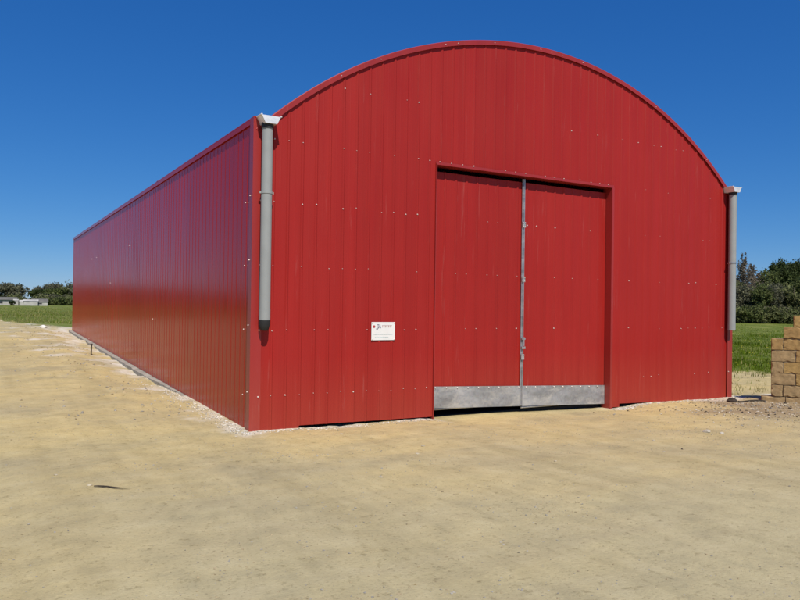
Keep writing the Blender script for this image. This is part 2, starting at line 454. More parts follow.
# corner flashings: smooth angles wrapping both front corners
for X, sx in ((0, 1), (W, -1)):
    cf = MB(); a, b = X-sx*.030, X+sx*.110; x0, x1 = min(a, b), max(a, b)
    lo = -.085 if sx > 0 else -.165
    cf.box(x0, x1, -.034, -.028, lo, HE)
    xx = (X-.034, X-.030) if sx > 0 else (W+.030, W+.034)
    cf.box(xx[0], xx[1], -.034, .10, lo, HE)
    for z in rows[:4]:
        screw(cf, X+sx*.08, -.034, z, 'y', r=.009)
        if sx > 0: screw(cf, -.034, .05, z+.06, 'x', r=.007)
    cf.build('corner_flashing', [M_trim, M_screw], barn)
# eaves cap flashing on the side walls
for X, sx in ((0, -1), (W, 1)):
    ec = MB()
    xs_ = sorted((X+sx*.022, X-sx*.03)); ec.box(xs_[0], xs_[1], -.04, L+.04, HE-.010, HE+.006)
    xs_ = sorted((X+sx*.022, X+sx*.017)); ec.box(xs_[0], xs_[1], -.04, L+.04, HE-.075, HE-.012)
    yj = 2.8
    while yj < L:                                        # lapped joints every few metres
        xs_ = sorted((X+sx*.026, X-sx*.03)); ec.box(xs_[0], xs_[1], yj, yj+.12, HE+.007, HE+.011); yj += 3.0
    ec.build('eaves_flashing', M_side, barn)
# gutters: folded troughs that run behind the side walls and poke out over the pipes
for X, sx in ((.135, -1), (W-.135, 1)):
    gt = MB(); y0 = -.225; y1 = L
    prof = [(-.125, .0), (-.078, -.095), (.078, -.095), (.125, .0)]
    t = .006; vs = []; z0 = HE-.015
    for yy in (y0, y1):
        for (u, z) in prof: vs.append((X+u, yy, z0+z))
        for (u, z) in prof[::-1]: vs.append((X+u*(1-.05), yy, z0+z+(t if z < 0 else 0)))
    fs = [(k, (k+1) % 8, 8+(k+1) % 8, 8+k) for k in range(8)]
    gt.add(vs, fs)
    # folded stop end
    e = [(X+u, y0-.004, z0+z) for (u, z) in prof]+[(X+u, y0+.004, z0+z) for (u, z) in prof]
    gt.add(e, [(0, 1, 2, 3), (7, 6, 5, 4), (0, 4, 5, 1), (1, 5, 6, 2), (2, 6, 7, 3), (3, 7, 4, 0)])
    gt.box(X-.14, X-.118, y0-.006, -.05, z0-.002, z0+.012); gt.box(X+.118, X+.14, y0-.006, -.05, z0-.002, z0+.012)
    gt.build('gutter', M_bright, barn)
    # down pipe
    px = .121 if sx < 0 else W-.125; dp = MB(); R_ = .070
    dp.tube([(px, -.125, 3.90), (px, -.125, 1.39 if sx < 0 else 1.21)], R_, 28)
    zs_ = (3.02,) if sx < 0 else (2.52,)
    pipe = dp.build('downpipe', M_pvc, barn, True)
    zb = 1.39 if sx < 0 else 1.21
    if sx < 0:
        eb = MB(); eb.tube([(px, -.125, 1.392), (px, -.123, 1.33), (px, -.115, 1.285), (px, -.110, 1.270)], [.0705, .069, .060, .050], 24); eb.build('pipe_end_shadow', M_black, pipe, True)  # pipe end and its dark shadow on the wall, built as one black piece
    sk_ = MB(); sk_.tube([(px, -.125, zb+.14), (px, -.125, zb+.005)], [R_+.002]*2, 28); sk_.build('pipe_socket', M_pvc, pipe, True)
    ou = MB(); ou.tube([(px, -.125, 3.91), (px, -.125, 3.84)], [R_+.008, R_+.010], 24); ou.build('pipe_outlet', M_black, pipe, True)
    for zc in zs_:
        cl = MB(); cl.tube([(px, -.125, zc-.015), (px, -.125, zc+.015)], R_+.006, 28)
        cl.box(px-.095, px-.066, -.13, -.12, zc-.014, zc+.014); cl.box(px+.066, px+.095, -.13, -.12, zc-.014, zc+.014)
        cl.box(px-.012, px+.012, -.06, -.024, zc-.012, zc+.012)
        cl.build('pipe_clamp', M_galv if sx > 0 else M_pvc, pipe, False)

# footing under the left wall
ft = MB(); vs = []; fs = []; NN = 120
for i in range(NN+1):
    y = .35+(L-.35)*i/NN; jj = .02*fbm(0, y, 1.3, 3, 33)
    k = sstep(2.5, 7, y)
    top = sidelow(y)+.004; xo = -.035-.09*k+jj
    vs += [(xo, y, top-.35), (xo, y, top-.008+jj*.3), (.2, y, top-.008), (.2, y, top-.35)]
for i in range(NN):
    for k in range(4): k2 = (k+1) % 4; fs.append((i*4+k, (i+1)*4+k, (i+1)*4+k2, i*4+k2))
fs += [(0, 1, 2, 3), (NN*4+3, NN*4+2, NN*4+1, NN*4)]
ft.add(vs, fs); ft.build('footing', M_conc, barn)
fl = MB(); fl.box(.25, W-.2, .25, L-.1, -.4, -.07); fl.build('floor_slab', M_inside, barn)

# door frame (reveals and head soffit)
DD = .115
fr = MB()
fr.box(DX0-.012, DX0+.0, -.030, DD+.06, -.07, DTOP+.003); fr.box(DX1, DX1+.012, -.030, DD+.06, -.165, DTOP+.003)
fr.box(DX0-.012, DX1+.012, -.030, DD+.06, DTOP+.004, DTOP+.016)
fr.box(DX1+.013, DX1+.05, -.031, -.027, -.165, DTOP+.02)
fr.box(DX0-.012, DX1+.05, -.020, -.015, DTOP+.017, DTOP+.05)
for k in range(18):
    if rnd.random() < .45: screw(fr, DX0+.05+k*.205, -.020, DTOP+.05, 'y', r=.006)
fr.build('door_frame', [M_trim, M_screw], barn)
MID = 4.535
def kz(x): return .075-.0375*(x-DX0)           # bottom edge of the leaves follows the sloping sill
for (xa, xb, nm) in ((DX0+.006, MID-.006, 0), (MID+.006, DX1-.008, 1)):
    lf = MB(); yb = DD-.004
    sheet(lf, profile(xa, xb, .02), yb, lambda u: kz(u)+.18, lambda u: DTOP-.07)
    lf.box(xa, xb, yb+.004, yb+.045, 0.3, DTOP-.075)
    for zr in (1.26, 2.10, 2.93):
        for k in range(0, 40):
            x = .02+k*PITCH
            if xa+.05 < x < xb-.05 and rnd.random() < .4: screw(lf, x, yb-RD, zr, 'y', r=rnd.choice((.004, .005, .009)))
    leaf = lf.build('door_leaf', [M_gable, M_screw], barn)
    kp = MB(); y0 = yb-RD-.006; nz = 24; vs = []; fs = []
    for i in range(nz+1):
        x = xa+(xb-xa)*i/nz
        for (zz) in (0, .11, .22, .325):
            dent = .006*fbm(x, zz, 4, 2, nm*9)
            vs.append((x, y0-dent-.004, kz(x)+zz))
    for i in range(nz):
        for k in range(3): q = i*4+k; fs.append((q, q+4, q+5, q+1))
    kp.add(vs, fs)
    kp.box(xa, xb, y0+.006, y0+.030, kz(xb)+.03, kz(xb)+.06)
    x = xa+.09
    while x < xb-.03: screw(kp, x, y0-.006, kz(x)+.305, 'y', 1, .009); x += .2
    kpo = kp.build('kick_plate', [M_kick, M_screw], leaf, True)
    if nm == 0:
        es = MB(); es.box(xa+.002, xa+.010, yb-RD-.012, yb+.01, kz(xa)+.33, DTOP-.16)
        for k in range(30):
            z = .45+k*.105
            if rnd.random() < .75: es.box(xa+.0, xa+.013, yb-RD-.016, yb-RD-.0125, z, z+rnd.uniform(.02, .07), 1)
        es.build('edge_strip', [M_trim, M_screw], leaf)
        cs = MB(); cs.box(MID-.034, MID+.022, yb-RD-.020, yb-RD-.008, kz(MID)+.005, DTOP-.02)
        cs.box(MID-.006, MID+.006, yb-RD-.034, yb-RD-.0205, kz(MID)+.005, DTOP-.02)
        cso = cs.build('meeting_strip', M_galv, leaf)
        for z in (.80, 2.05, 2.93):
            hb = MB(); hb.box(MID-.034, MID+.024, yb-RD-.042, yb-RD-.035, z-.045, z+.045)
            for a in (-.03, .03): screw(hb, MID-.024, yb-RD-.042, z+a, 'y', 1, .006); screw(hb, MID+.014, yb-RD-.042, z+a, 'y', 1, .006)
            hb.build('strap', [M_kick, M_screw], cso)
        lk = MB(); lk.tube([(MID, yb-RD-.06, .98), (MID, yb-RD-.06, 1.12)], .010, 10)
        lk.box(MID-.035, MID+.035, yb-RD-.056, yb-RD-.035, .93, .97); lk.box(MID-.035, MID+.035, yb-RD-.056, yb-RD-.035, 1.08, 1.11)
        lk.build('bolt', M_galv, leaf)

# ------------------------------------------------------------------ sign on the gable
sg = empty('wall_sign', (1.915, -RD-.004, 1.235))
tag(sg, 'small white notice board with a red dot on the red gable left of the doors', 'sign')
b = MB(); b.box(-.19, .19, -.006, 0, -.128, .128); bevel(b.build('board', M_white, sg), .002)
ink = MB(); y0, y1 = -.0085, -.0065
ink.add([(-.150+.019*math.cos(a*math.pi/8), y0, .065+.019*math.sin(a*math.pi/8)) for a in range(16)], [tuple(range(16))])
ink.build('logo_dot', M_inkred, sg)
def stroke(mb, pts, wd):
    for (a, b_) in zip(pts[:-1], pts[1:]):
        a = Vector((a[0], 0, a[1])); b_ = Vector((b_[0], 0, b_[1])); d = (b_-a).normalized(); nn = Vector((-d.z, 0, d.x))*wd/2
        o = Vector((0, y0, 0)); e = d*wd*.3
        mb.add([a+nn+o-e, a-nn+o-e, b_-nn+o+e, b_+nn+o+e], [(0, 1, 2, 3)])
ink = MB()
stroke(ink, [(-.085, .092), (-.085, .045), (-.098, .028), (-.115, .034)], .010)          # J
stroke(ink, [(-.102, .092), (-.070, .092)], .007)
stroke(ink, [(-.075, .045), (-.058, .088), (-.042, .045)], .009); stroke(ink, [(-.068, .060), (-.050, .060)], .006)  # A
ink.build('lettering', M_ink, sg)
ink = MB(); x = -.015
for wd_, in ((.022,), (.016,), (.020,), (.018,), (.020,), (.006,), (.022,)):             # faded red word, too small to read in the photograph
    stroke(ink, [(x, .055), (x, .082)], .007); stroke(ink, [(x, .080), (x+wd_*.6, .080)], .005)
    if rnd.random() < .6: stroke(ink, [(x, .067), (x+wd_*.5, .067)], .004)
    x += wd_+.006
ink.build('lettering', simple('sign_ink_faded_red', (.52, .26, .24), .6), sg)
ink = MB()
for zz, xa_, xb_ in ((-.045, -.15, .15), (-.085, -.13, .09)):
    ink = MB(); x = xa_
    while x < xb_:
        w_ = rnd.uniform(.008, .018)
        stroke(ink, [(x, zz), (x+w_, zz+rnd.uniform(-.003, .003))], .008); x += w_+.009
    ink.build('text_line', M_inkpale, sg)
for sx in (-1, 1):
    for sz in (-1, 1):
        sc_ = MB(); screw(sc_, sx*.178, -.006, sz*.116, 'y', 0, .005); sc_.build('screw', M_screw, sg)

# ------------------------------------------------------------------ block wall on the right
BW = empty('block_wall', (9.62, -.93, -.185), -YAW+R(-26))
tag(BW, 'stepped end of a tan concrete block wall at the right edge', 'block wall')
def blockmat(name, c): return simple(name, c, .95, 0, .22, 14, .7, .012, .2)
MBk = [blockmat('tan_block', (.34, .215, .085)), blockmat('grey_block', (.345, .24, .12)), blockmat('ochre_block', (.37, .24, .09))]
M_mortar = simple('mortar', (.27, .21, .14), .95, 0, .2, 20)
course = .214; lb = .40
starts = [-.16, .0, .0, .0, .0, .0, .20, .36]
mo = MB()
cnt = 0
for r_, x0 in enumerate(starts):
    z = r_*course; end = 3.1
    mo.box(x0+.025, end-.02, .022, .175, z+.002, z+course-.004 if r_ < 7 else z+.19)
    x = x0
    first = lb if r_ % 2 == 0 else lb*.5
    while x < end-.05:
        l_ = first if x == x0 else lb; l_ = min(l_, end-x)
        j = rnd.uniform(-.008, .008); bm = bmesh.new(); bmesh.ops.create_cube(bm, size=1)
        bmesh.ops.subdivide_edges(bm, edges=bm.edges[:], cuts=5, use_grid_fill=True); sd_ = rnd.uniform(0, 90)
        for v in bm.verts:
            q_ = Vector((v.co.x*(l_-.010), v.co.y*.20, v.co.z*(course-.010)))
            edge = sum(abs(abs(c_)-.5) < .01 for c_ in v.co)
            k_ = noise.noise(q_*9+Vector((sd_, 0, 0)))*.005 - (max(0, noise.noise(q_*14+Vector((0, sd_, 0))))*.035 if edge >= 2 else 0)
            q_ += Vector((v.co.x, v.co.y, v.co.z)).normalized()*k_
            v.co = q_+Vector(((l_-.010)/2, .10, (course-.010)/2))
        mb_ = bpy.data.meshes.new('block'); bm.to_mesh(mb_); bm.free()
        mi = 1 if (r_ <= 1 or (x == x0 and r_ <= 4)) else rnd.choice((0, 2, 2))
        mb_.materials.append(MBk[mi]); o = link(bpy.data.objects.new('block', mb_), BW); o.location = (x, j, z); o.rotation_euler.z = R(rnd.uniform(-.7, .7)); bevel(o, .003, 1)
        x += l_
mo.build('mortar_core', M_mortar, BW)

# ------------------------------------------------------------------ stones and litter lying about
def rock_bm(r, seed, flat=.6, sub=2):
    bm = bmesh.new(); bmesh.ops.create_icosphere(bm, subdivisions=sub, radius=r)
    for v in bm.verts:
        d = 1+.45*noise.noise(v.co/r*1.1+Vector((seed*3.1, 0, 0)))+.15*noise.noise(v.co/r*3+Vector((0, seed, 0)))
        v.co *= d; v.co.z *= flat
    return bm
def rock(name, x, y, r, mat, seed, flat=.6, sc=(1, 1, 1)):
    bm = rock_bm(r, seed, flat); me = bpy.data.meshes.new(name); bm.to_mesh(me); bm.free(); me.materials.append(mat)
    o = bpy.data.objects.new(name, me); o.location = (x, y, gz(x, y)+r*flat*.35); o.scale = sc; o.rotation_euler.z = seed; return link(o)
tag(rock('stone', -.95, 21.5, .12, M_white_stone, 1), 'white lump of stone near the rear corner of the long side wall', 'stone')
tag(rock('stone', 5.50, -2.62, .045, M_stone, 2), 'larger of two pale stones on the soil in front of the right gable end', 'stone')
tag(rock('stone', 5.60, -2.78, .030, M_stone, 3), 'smaller of two pale stones on the soil in front of the right gable end', 'stone')
tag(rock('clod', 9.02, -.55, .085, M_dark, 4, .6, (1.5, 1, 1)), 'black clod on the ground between the barn corner and the block wall', 'clod')
tag(rock('stone', 10.02, -1.35, .12, M_brown, 5, .9), 'dark brown lump leaning at the foot of the block wall', 'stone')
protos = [rock('stone', 0, 0, 1, simple('yard_stone', (.46, .39, .27), .9, 0, .25, 9, .5, .02), 10+i, .55) for i in range(3)]
spots = []
while len(spots) < 46:
    k = len(spots)
    if k < 20: x, y = rnd.gauss(8.6, .9), rnd.gauss(-1.7, .55)
    elif k < 32: x, y = rnd.uniform(-1.9, -.25), rnd.uniform(2, 18)
    else: x, y = rnd.uniform(-4, 6), rnd.uniform(-5, -.7)
    if y > -.15 and x > -.1: continue
    spots.append((x, y))
for i, (x, y) in enumerate(spots):
    if i < 3: o = protos[i]
    else: o = protos[i % 3].copy(); col.objects.link(o)
    s = rnd.uniform(.018, .042) if i < 32 else rnd.uniform(.012, .022)
    o.scale = (s*rnd.uniform(.8, 1.5), s, s*rnd.uniform(.7, 1.1)); o.rotation_euler.z = rnd.uniform(0, 6); o.location = (x, y, gz(x, y)+s*.15)
    lb_ = ('pale broken stone in the dark trampled soil before the block wall', 'stones before the block wall') if i < 20 else \
          ('pale stone in the loose spoil along the left side wall', 'stones along the side wall') if i < 32 else \
          ('small lone pebble on the open sandy yard', 'pebbles on the yard')
    tag(o, lb_[0], 'stone', lb_[1])
st = MB(); pts = []
for i in range(9):
    t = i/8; x = -2.15+.26*t; y = -2.28-.19*t+.012*math.sin(t*7); pts.append((x, y, gz(x, y)+.012))
st.tube(pts, [.004, .006, .007, .006, .007, .006, .005, .004, .003], 6)
tag(st.build('stick', M_dark), 'thin dark twig lying on the bare sand in the left foreground', 'stick')
st = MB(); pts = []
for i in range(8):
    t = i/7; x = 9.1+.42*t; y = -.62-.26*t+.02*math.sin(t*6); pts.append((x, y, gz(x, y)+.015))
st.tube(pts, .016, 8)
tag(st.build('stick', M_dark), 'black stick pointing from the dark clod to the block wall', 'stick')
sx_, sy_ = -.55, 11.0
st = MB(); st.tube([(sx_, sy_, gz(sx_, sy_)-.1), (sx_+.01, sy_, gz(sx_, sy_)+.27)], .016, 8); st.tube([(sx_+.01, sy_, gz(sx_, sy_)+.25), (sx_+.01, sy_, gz(sx_, sy_)+.29)], .024, 8)
tag(st.build('stake', M_dark), 'short dark iron stake standing in the sand beside the long side wall', 'stake')

# countless small rubble, gravel and grit: three stuff objects
def grit(name, pts, mats, kind='stuff'):
    base = np.array([(1,0,0),(-1,0,0),(0,1,0),(0,-1,0),(0,0,1),(0,0,-1)], float)
    tri = np.array([(0,2,4),(2,1,4),(1,3,4),(3,0,4),(2,0,5),(1,2,5),(3,1,5),(0,3,5)])
    n = len(pts); P = np.array([(p_[0], p_[1], p_[2]) for p_ in pts]); s = np.array([p_[3] for p_ in pts])
    v = base[None]*(1+.5*nr.uniform(-1, 1, (n, 6, 1)))*s[:, None, None]
    v[:, :, 2] *= .6
    v += nr.uniform(-.3, .3, (n, 6, 3))*s[:, None, None]
    a = nr.uniform(0, 6.28, n); c_, s_ = np.cos(a)[:, None], np.sin(a)[:, None]
    v = np.stack([v[..., 0]*c_-v[..., 1]*s_, v[..., 0]*s_+v[..., 1]*c_, v[..., 2]], -1)+P[:, None]
    f = (tri[None]+(np.arange(n)*6)[:, None, None]).reshape(-1, 3)
    me = bpy.data.meshes.new(name); me.from_pydata(v.reshape(-1, 3).tolist(), [], f.tolist())
    for mm in mats: me.materials.append(mm)
    mi = np.repeat(nr.integers(0, len(mats), n), 8); me.polygons.foreach_set('material_index', mi.astype(int).tolist())
    return tag(link(bpy.data.objects.new(name, me)), None, None, None, kind)
M_chalk = simple('chalky_rubble', (.66, .61, .52), .95, 0, .2, 12)
M_gr2 = simple('tan_grit', (.36, .28, .16), .95, 0, .3, 12)
M_gr3 = simple('grey_grit', (.30, .27, .22), .95, 0, .3, 12)
pts = []
for i in range(3000):                       # chalky strip against the walls
    q = rnd.random()
    if q < .55:
        y = -.35+abs(rnd.gauss(0, 1))*3.2; x = -.05-abs(rnd.gauss(0, .11+.02*y)); y = min(y, 20)
        sp_ = .5+.5*fbm(x, y, 1.6, 2, 41)
        if rnd.random() > sp_+.15: continue
    elif q < .72: x = rnd.uniform(-.1, 2.8); y = -.06-abs(rnd.gauss(0, .09))
    elif q < .86: x = 6.35+abs(rnd.gauss(0, .45)); y = -.04-abs(rnd.gauss(0, .11))
    else: x = rnd.uniform(6.5, 9.9); y = -.05-abs(rnd.gauss(0, .06))
    s = rnd.choice((.005, .006, .008, .010, .014)); pts.append((x, y, gz(x, y)+s*.2, s))
o = grit('gravel', pts, [M_chalk, M_chalk, M_gr3]); tag(o, 'chalky white rubble strewn along the foot of the barn walls', 'gravel')
pts = []
for i in range(14000):
    x, y = rnd.uniform(-7, 10), rnd.uniform(-7.6, 1)
    if y > -.1 and x > -.05: continue
    if fbm(x, y, .8, 3, 50) < rnd.uniform(-.5, .5): continue
    s = rnd.choice((.003, .004, .004, .006, .008)); pts.append((x, y, gz(x, y)+s*.1, s))
for c_ in range(150):                       # clusters of crumbs
    cx_, cy_ = rnd.uniform(-6, 8), rnd.uniform(-7.2, -.6)
    for i in range(rnd.randint(8, 45)):
        x, y = rnd.gauss(cx_, .22), rnd.gauss(cy_, .13); s = rnd.choice((.003, .004, .005, .007, .010)); pts.append((x, y, gz(x, y)+s*.1, s))
for i in range(2600):                       # left yard, spoil
    x = -.4-abs(rnd.gauss(0, 1.3)); y = rnd.uniform(1, 27)
    if fbm(x, y, .9, 3, 52) < rnd.uniform(-.3, .5): continue
    s = rnd.choice((.008, .012, .016, .024)); pts.append((x, y, gz(x, y)+s*.1, s))
o = grit('grit', pts, [M_gr2, M_gr3, M_gr2, M_gr3]); tag(o, 'fine tan grit scattered over the sandy yard', 'grit')
pts = []
for i in range(2600):
    x, y = rnd.gauss(9.0, 1.3), rnd.gauss(-1.6, .75)
    if y > -.2 and x < 9.8: continue
    s = rnd.choice((.005, .007, .010, .013, .02)); pts.append((x, y, gz(x, y)+s*.15, s))
o = grit('rubble', pts, [M_gr2, M_gr3, M_dark, M_stone]); tag(o, 'broken rubble and dark crumbs heaped before the block wall', 'rubble')

# ------------------------------------------------------------------ grass
def leafmat(name, c, var=.35, trans=.3, scale=1.5):
    m, n, p = nodes(name)
    g = N(n, 'ShaderNodeNewGeometry').outputs
    t = noise_tex(n, g['Position'], scale, 4)
    r = ramp(n, t.outputs[0], [(.3, tuple(x*(1-var) for x in c)), (.7, tuple(x*(1+var) for x in c))]).outputs[0]
    ri = ramp(n, g['Random Per Island'], [(0, (.62, .62, .62)), (1, (1.4, 1.35, 1.2))]).outputs[0]
    cc = mix(n, 1.0, r, ri, 'MULTIPLY')
    n.links.new(cc, p.inputs['Base Color']); p.inputs['Roughness'].default_value = .6; p.inputs['Specular IOR Level'].default_value = .12
    tr = n.nodes.new('ShaderNodeBsdfTranslucent'); n.links.new(cc, tr.inputs[0])
    ms = n.nodes.new('ShaderNodeMixShader'); ms.inputs[0].default_value = trans
    n.links.new(p.outputs[0], ms.inputs[1]); n.links.new(tr.outputs[0], ms.inputs[2])
    n.links.new(ms.outputs[0], n.nodes['Material Output'].inputs[0]); return m
def blades(name, P, h, mat, wd=.012):
    n = len(P); P = np.array(P); h = np.array(h)
    a = nr.uniform(0, 6.28, n); dx = np.cos(a)*wd*h/.12; dy = np.sin(a)*wd*h/.12
    lean = nr.uniform(-.5, .5, (n, 2))*h[:, None]
    v = np.zeros((n, 3, 3)); v[:, 0] = P; v[:, 1] = P; v[:, 2] = P
    v[:, 0, 0] -= dx; v[:, 0, 1] -= dy; v[:, 1, 0] += dx; v[:, 1, 1] += dy
    v[:, 2, :2] += lean; v[:, 2, 2] += h
    v[:, :2, 2] -= .01
    f = np.arange(n*3).reshape(n, 3)
    me = bpy.data.meshes.new(name); me.from_pydata(v.reshape(-1, 3).tolist(), [], f.tolist()); me.materials.append(mat)
    return link(bpy.data.objects.new(name, me))
M_grass = leafmat('meadow_grass', (.125, .185, .010), .3, .35, .5)
M_grassdry = leafmat('dry_grass', (.38, .34, .14), .3, .3, .8)
P = []; H = []; Pd = []; Hd = []; Fl = []
def field(nc, fx, hmin, hmax, dry):
    for i in range(nc):
        x, y = fx()
        g_ = grassy(x, y)
        if rnd.random() > g_: continue
        hh = rnd.uniform(hmin, hmax)*(.7+.5*fbm(x, y, .3, 2, 60)); d = math.hypot(x-CAM.x, y-CAM.y)
        for k in range(5):
            xx, yy = x+rnd.gauss(0, .05+.002*d), y+rnd.gauss(0, .05+.002*d)
            z = gz(xx, yy)
            if rnd.random() < dry*(1.6-g_): Pd.append((xx, yy, z)); Hd.append(hh)
            else: P.append((xx, yy, z)); H.append(hh)
def wedge_right():
    a = R(rnd.uniform(44, 62)); d = 15+abs(rnd.gauss(0, 1))*26; return CAM.x+math.sin(a)*d, CAM.y+math.cos(a)*d
def wedge_left():
    a = R(rnd.uniform(-6, 8)); d = 38+abs(rnd.gauss(0, 1))*45; return CAM.x+math.sin(a)*d, CAM.y+math.cos(a)*d
field(13000, wedge_right, .08, .20, .06)
field(9000, wedge_left, .06, .20, .75)
for i in range(300):
    x = 10.1+abs(rnd.gauss(0, 1))*3; y = rnd.uniform(.2, 4.5)
    for k in range(6):
        xx, yy = x+rnd.gauss(0, .05), y+rnd.gauss(0, .05)
        if rnd.random() < .75: Pd.append((xx, yy, gz(xx, yy))); Hd.append(rnd.uniform(.03, .10))
        else: P.append((xx, yy, gz(xx, yy))); H.append(rnd.uniform(.03, .10))
tag(blades('grass', P, H, M_grass, .011), 'green meadow grass beyond the yard on both sides of the barn', 'grass', kind='stuff')
tag(blades('dry_grass', Pd, Hd, M_grassdry, .011), 'straw coloured dry stalks mixed through the meadow', 'grass', kind='stuff')
M_yel = simple('yellow_petals', (.65, .52, .04), .7)
fp = []
for i in range(1500):
    x, y = wedge_right()
    if grassy(x, y) > .8 and fbm(x, y, .4, 2, 70) > 0: fp.append((x, y, gz(x, y)+rnd.uniform(.08, .2), .018))
tag(grit('wildflowers', fp, [M_yel]), 'tiny yellow flowers speckling the meadow right of the barn', 'flowers')

# ------------------------------------------------------------------ trees and shrubs
def crown(name, mat, parent, lobes, nleaf, leaf, seed, spiky=0):
    r_ = np.random.default_rng(seed); out = []; wts = np.array([l[3]*l[4] for l in lobes]); wts = wts/wts.sum()
    for (cx, cy, cz, rx, rz), wgt in zip(lobes, wts):
        k = int(nleaf*wgt); nclump = max(6, k//26)
        d = r_.normal(size=(nclump, 3)); d /= np.linalg.norm(d, axis=1)[:, None]
        rad = r_.uniform(.55, 1.05, nclump)[:, None]
        cc = d*rad*np.array([rx, rx, rz])+np.array([cx, cy, cz])
        cs = r_.uniform(.12, .30, nclump)*rx
        idx = r_.integers(0, nclump, k)
        q = r_.normal(size=(k, 3))*cs[idx][:, None]*.75
        if spiky: q[:, 2] *= 2.0
        q += cc[idx]; out.append(q)
    C = np.concatenate(out); C = C[C[:, 2] > .05]; n = len(C)
    u = r_.normal(size=(n, 3)); u /= np.linalg.norm(u, axis=1)[:, None]
    t = r_.normal(size=(n, 3)); v = np.cross(u, t); v /= np.linalg.norm(v, axis=1)[:, None]
    s = (leaf*r_.uniform(.6, 1.3, n))[:, None]
    q = np.stack([C-u*s, C-v*s*.55, C+u*s, C+v*s*.55], 1)
    me = bpy.data.meshes.new(name); me.from_pydata(q.reshape(-1, 3).tolist(), [], np.arange(n*4).reshape(n, 4).tolist()); me.materials.append(mat)
    return link(bpy.data.objects.new(name, me), parent)
M_bark = simple('bark', (.12, .09, .065), .95, 0, .3, 4, .5, .05)
def trunk(parent, h, r, limbs, seed):
    q = random.Random(seed); t = MB()
    t.tube([(0, 0, -.3), (.05*h*.2, 0, h*.3), (-.03*h*.2, .02*h, h*.62), (0, 0, h)], [r*1.3, r, r*.7, r*.25], 8)
    for k in range(limbs):
        a = q.uniform(0, 6.28); z = h*q.uniform(.25, .75); l_ = h*q.uniform(.25, .45)
        t.tube([(0, 0, z), (math.cos(a)*l_*.5, math.sin(a)*l_*.5, z+l_*.45), (math.cos(a)*l_, math.sin(a)*l_, z+l_*.7)], [r*.45, r*.3, r*.1], 6)
    t.build('trunk', M_bark, parent, True)
def at(px, py, depth):                     # point on the ground seen under a pixel column, at a given depth
    d = fw*716.42+r1*(px-400)-u1*(py-300); d *= depth/716.42; return CAM.x+d.x, CAM.y+d.y
greens = {'dark': leafmat('dark_foliage', (.055, .075, .024), .35, .3, .6), 'olive': leafmat('olive_foliage', (.17, .185, .080), .4, .35, .5),
          'grey': leafmat('grey_green_foliage', (.155, .155, .10), .35, .35, .5), 'mid': leafmat('mid_foliage', (.12, .145, .05), .35, .35, .6),
          'bare': leafmat('pale_twigs', (.20, .17, .13), .3, .3, .8)}
TG = 'trees beyond the right meadow'
def tree(px, depth, h, wdt, kind, label, seed, nl=9000, leaf=.16, group=TG, name='tree', low=.25, shape='round', cat='tree'):
    x, y = at(px, 300, depth); root = empty(name, (x, y, gz(x, y)-.05), rnd.uniform(0, 6)); q = random.Random(seed)
    lobes = []
    if shape == 'round':
        for k in range(9):
            a = q.uniform(0, 6.28); rr = wdt*.5*q.uniform(.15, .62); z = h*q.uniform(low+.12, .80)
            lobes.append((math.cos(a)*rr, math.sin(a)*rr, z, wdt*q.uniform(.17, .30), h*q.uniform(.12, .20)))
        lobes.append((0, 0, h*.80, wdt*.26, h*.18))
    elif shape == 'bush':
        for k in range(12):
            a = q.uniform(0, 6.28); rr = wdt*.5*q.uniform(.1, .75); z = h*q.uniform(.12, .78)*(1-.3*rr/wdt)
            lobes.append((math.cos(a)*rr, math.sin(a)*rr, z, wdt*q.uniform(.14, .24), h*q.uniform(.14, .22)))
    elif shape == 'spire':
        for k in range(11):
            t = k/10; rr = wdt*.32*(1-t)**.8
            lobes.append((q.uniform(-rr, rr)*.5, q.uniform(-rr, rr)*.5, h*(.15+.80*t), max(.12, wdt*.36*(1-t*.85)), h*.09))
    elif shape == 'umbrella':
        for k in range(13):
            a = q.uniform(0, 6.28); rr = wdt*.5*q.uniform(.05, .78)
            z = h*(.80-.22*(2*rr/wdt)**2)+q.uniform(-.05, .03)*h
            lobes.append((math.cos(a)*rr, math.sin(a)*rr, z, wdt*q.uniform(.15, .22), h*q.uniform(.12, .18)))
        for k in range(5):
            a = q.uniform(0, 6.28); rr = wdt*.5*q.uniform(.1, .7); lobes.append((math.cos(a)*rr, math.sin(a)*rr, h*q.uniform(.25, .5), wdt*.18, h*.16))
    trunk(root, h*.8, max(.06, h*.022), 7, seed)
    crown('crown', greens[kind], root, lobes, nl, leaf, seed, shape == 'spire')
    tag(root, label, cat, group)
# tall trees behind the hedge (heights from the photograph: 53 px above the horizon is 6.3 m at 85 m)
tree(743, 88, 8.2, 6.4, 'bare', 'slender pale half bare tree rising beside the right downpipe', 1, 9000, .10, shape='spire')
tree(752, 92, 7.2, 6.0, 'bare', 'shorter pale pointed tree next to the slender half bare one', 2, 7000, .11, shape='spire')
tree(769, 92, 6.6, 4.6, 'mid', 'rounded mid green tree in the dip between the pale tree and dark crown', 3, 8000)
tree(783, 96, 8.2, 5.6, 'dark', 'tallest dark bushy tree above the block wall', 4, 14000, .15)
tree(799, 98, 8.2, 6.6, 'dark', 'broad dark tree cut by the right edge of the view', 5, 14000, .15)
tree(822, 98, 7.8, 7, 'dark', 'dark tree beyond the right edge of the meadow', 6, 7000, .18)
tree(850, 96, 7.2, 7, 'mid', 'second dark tree beyond the right edge of the meadow', 61, 6000, .18)
ORDW = 'first second third fourth fifth sixth seventh eighth ninth tenth eleventh twelfth thirteenth fourteenth fifteenth'.split()
ORD = 'first second third fourth fifth sixth seventh eighth ninth tenth eleventh twelfth thirteenth'.split()
HG = 'shrubs of the hedge beyond the right meadow'
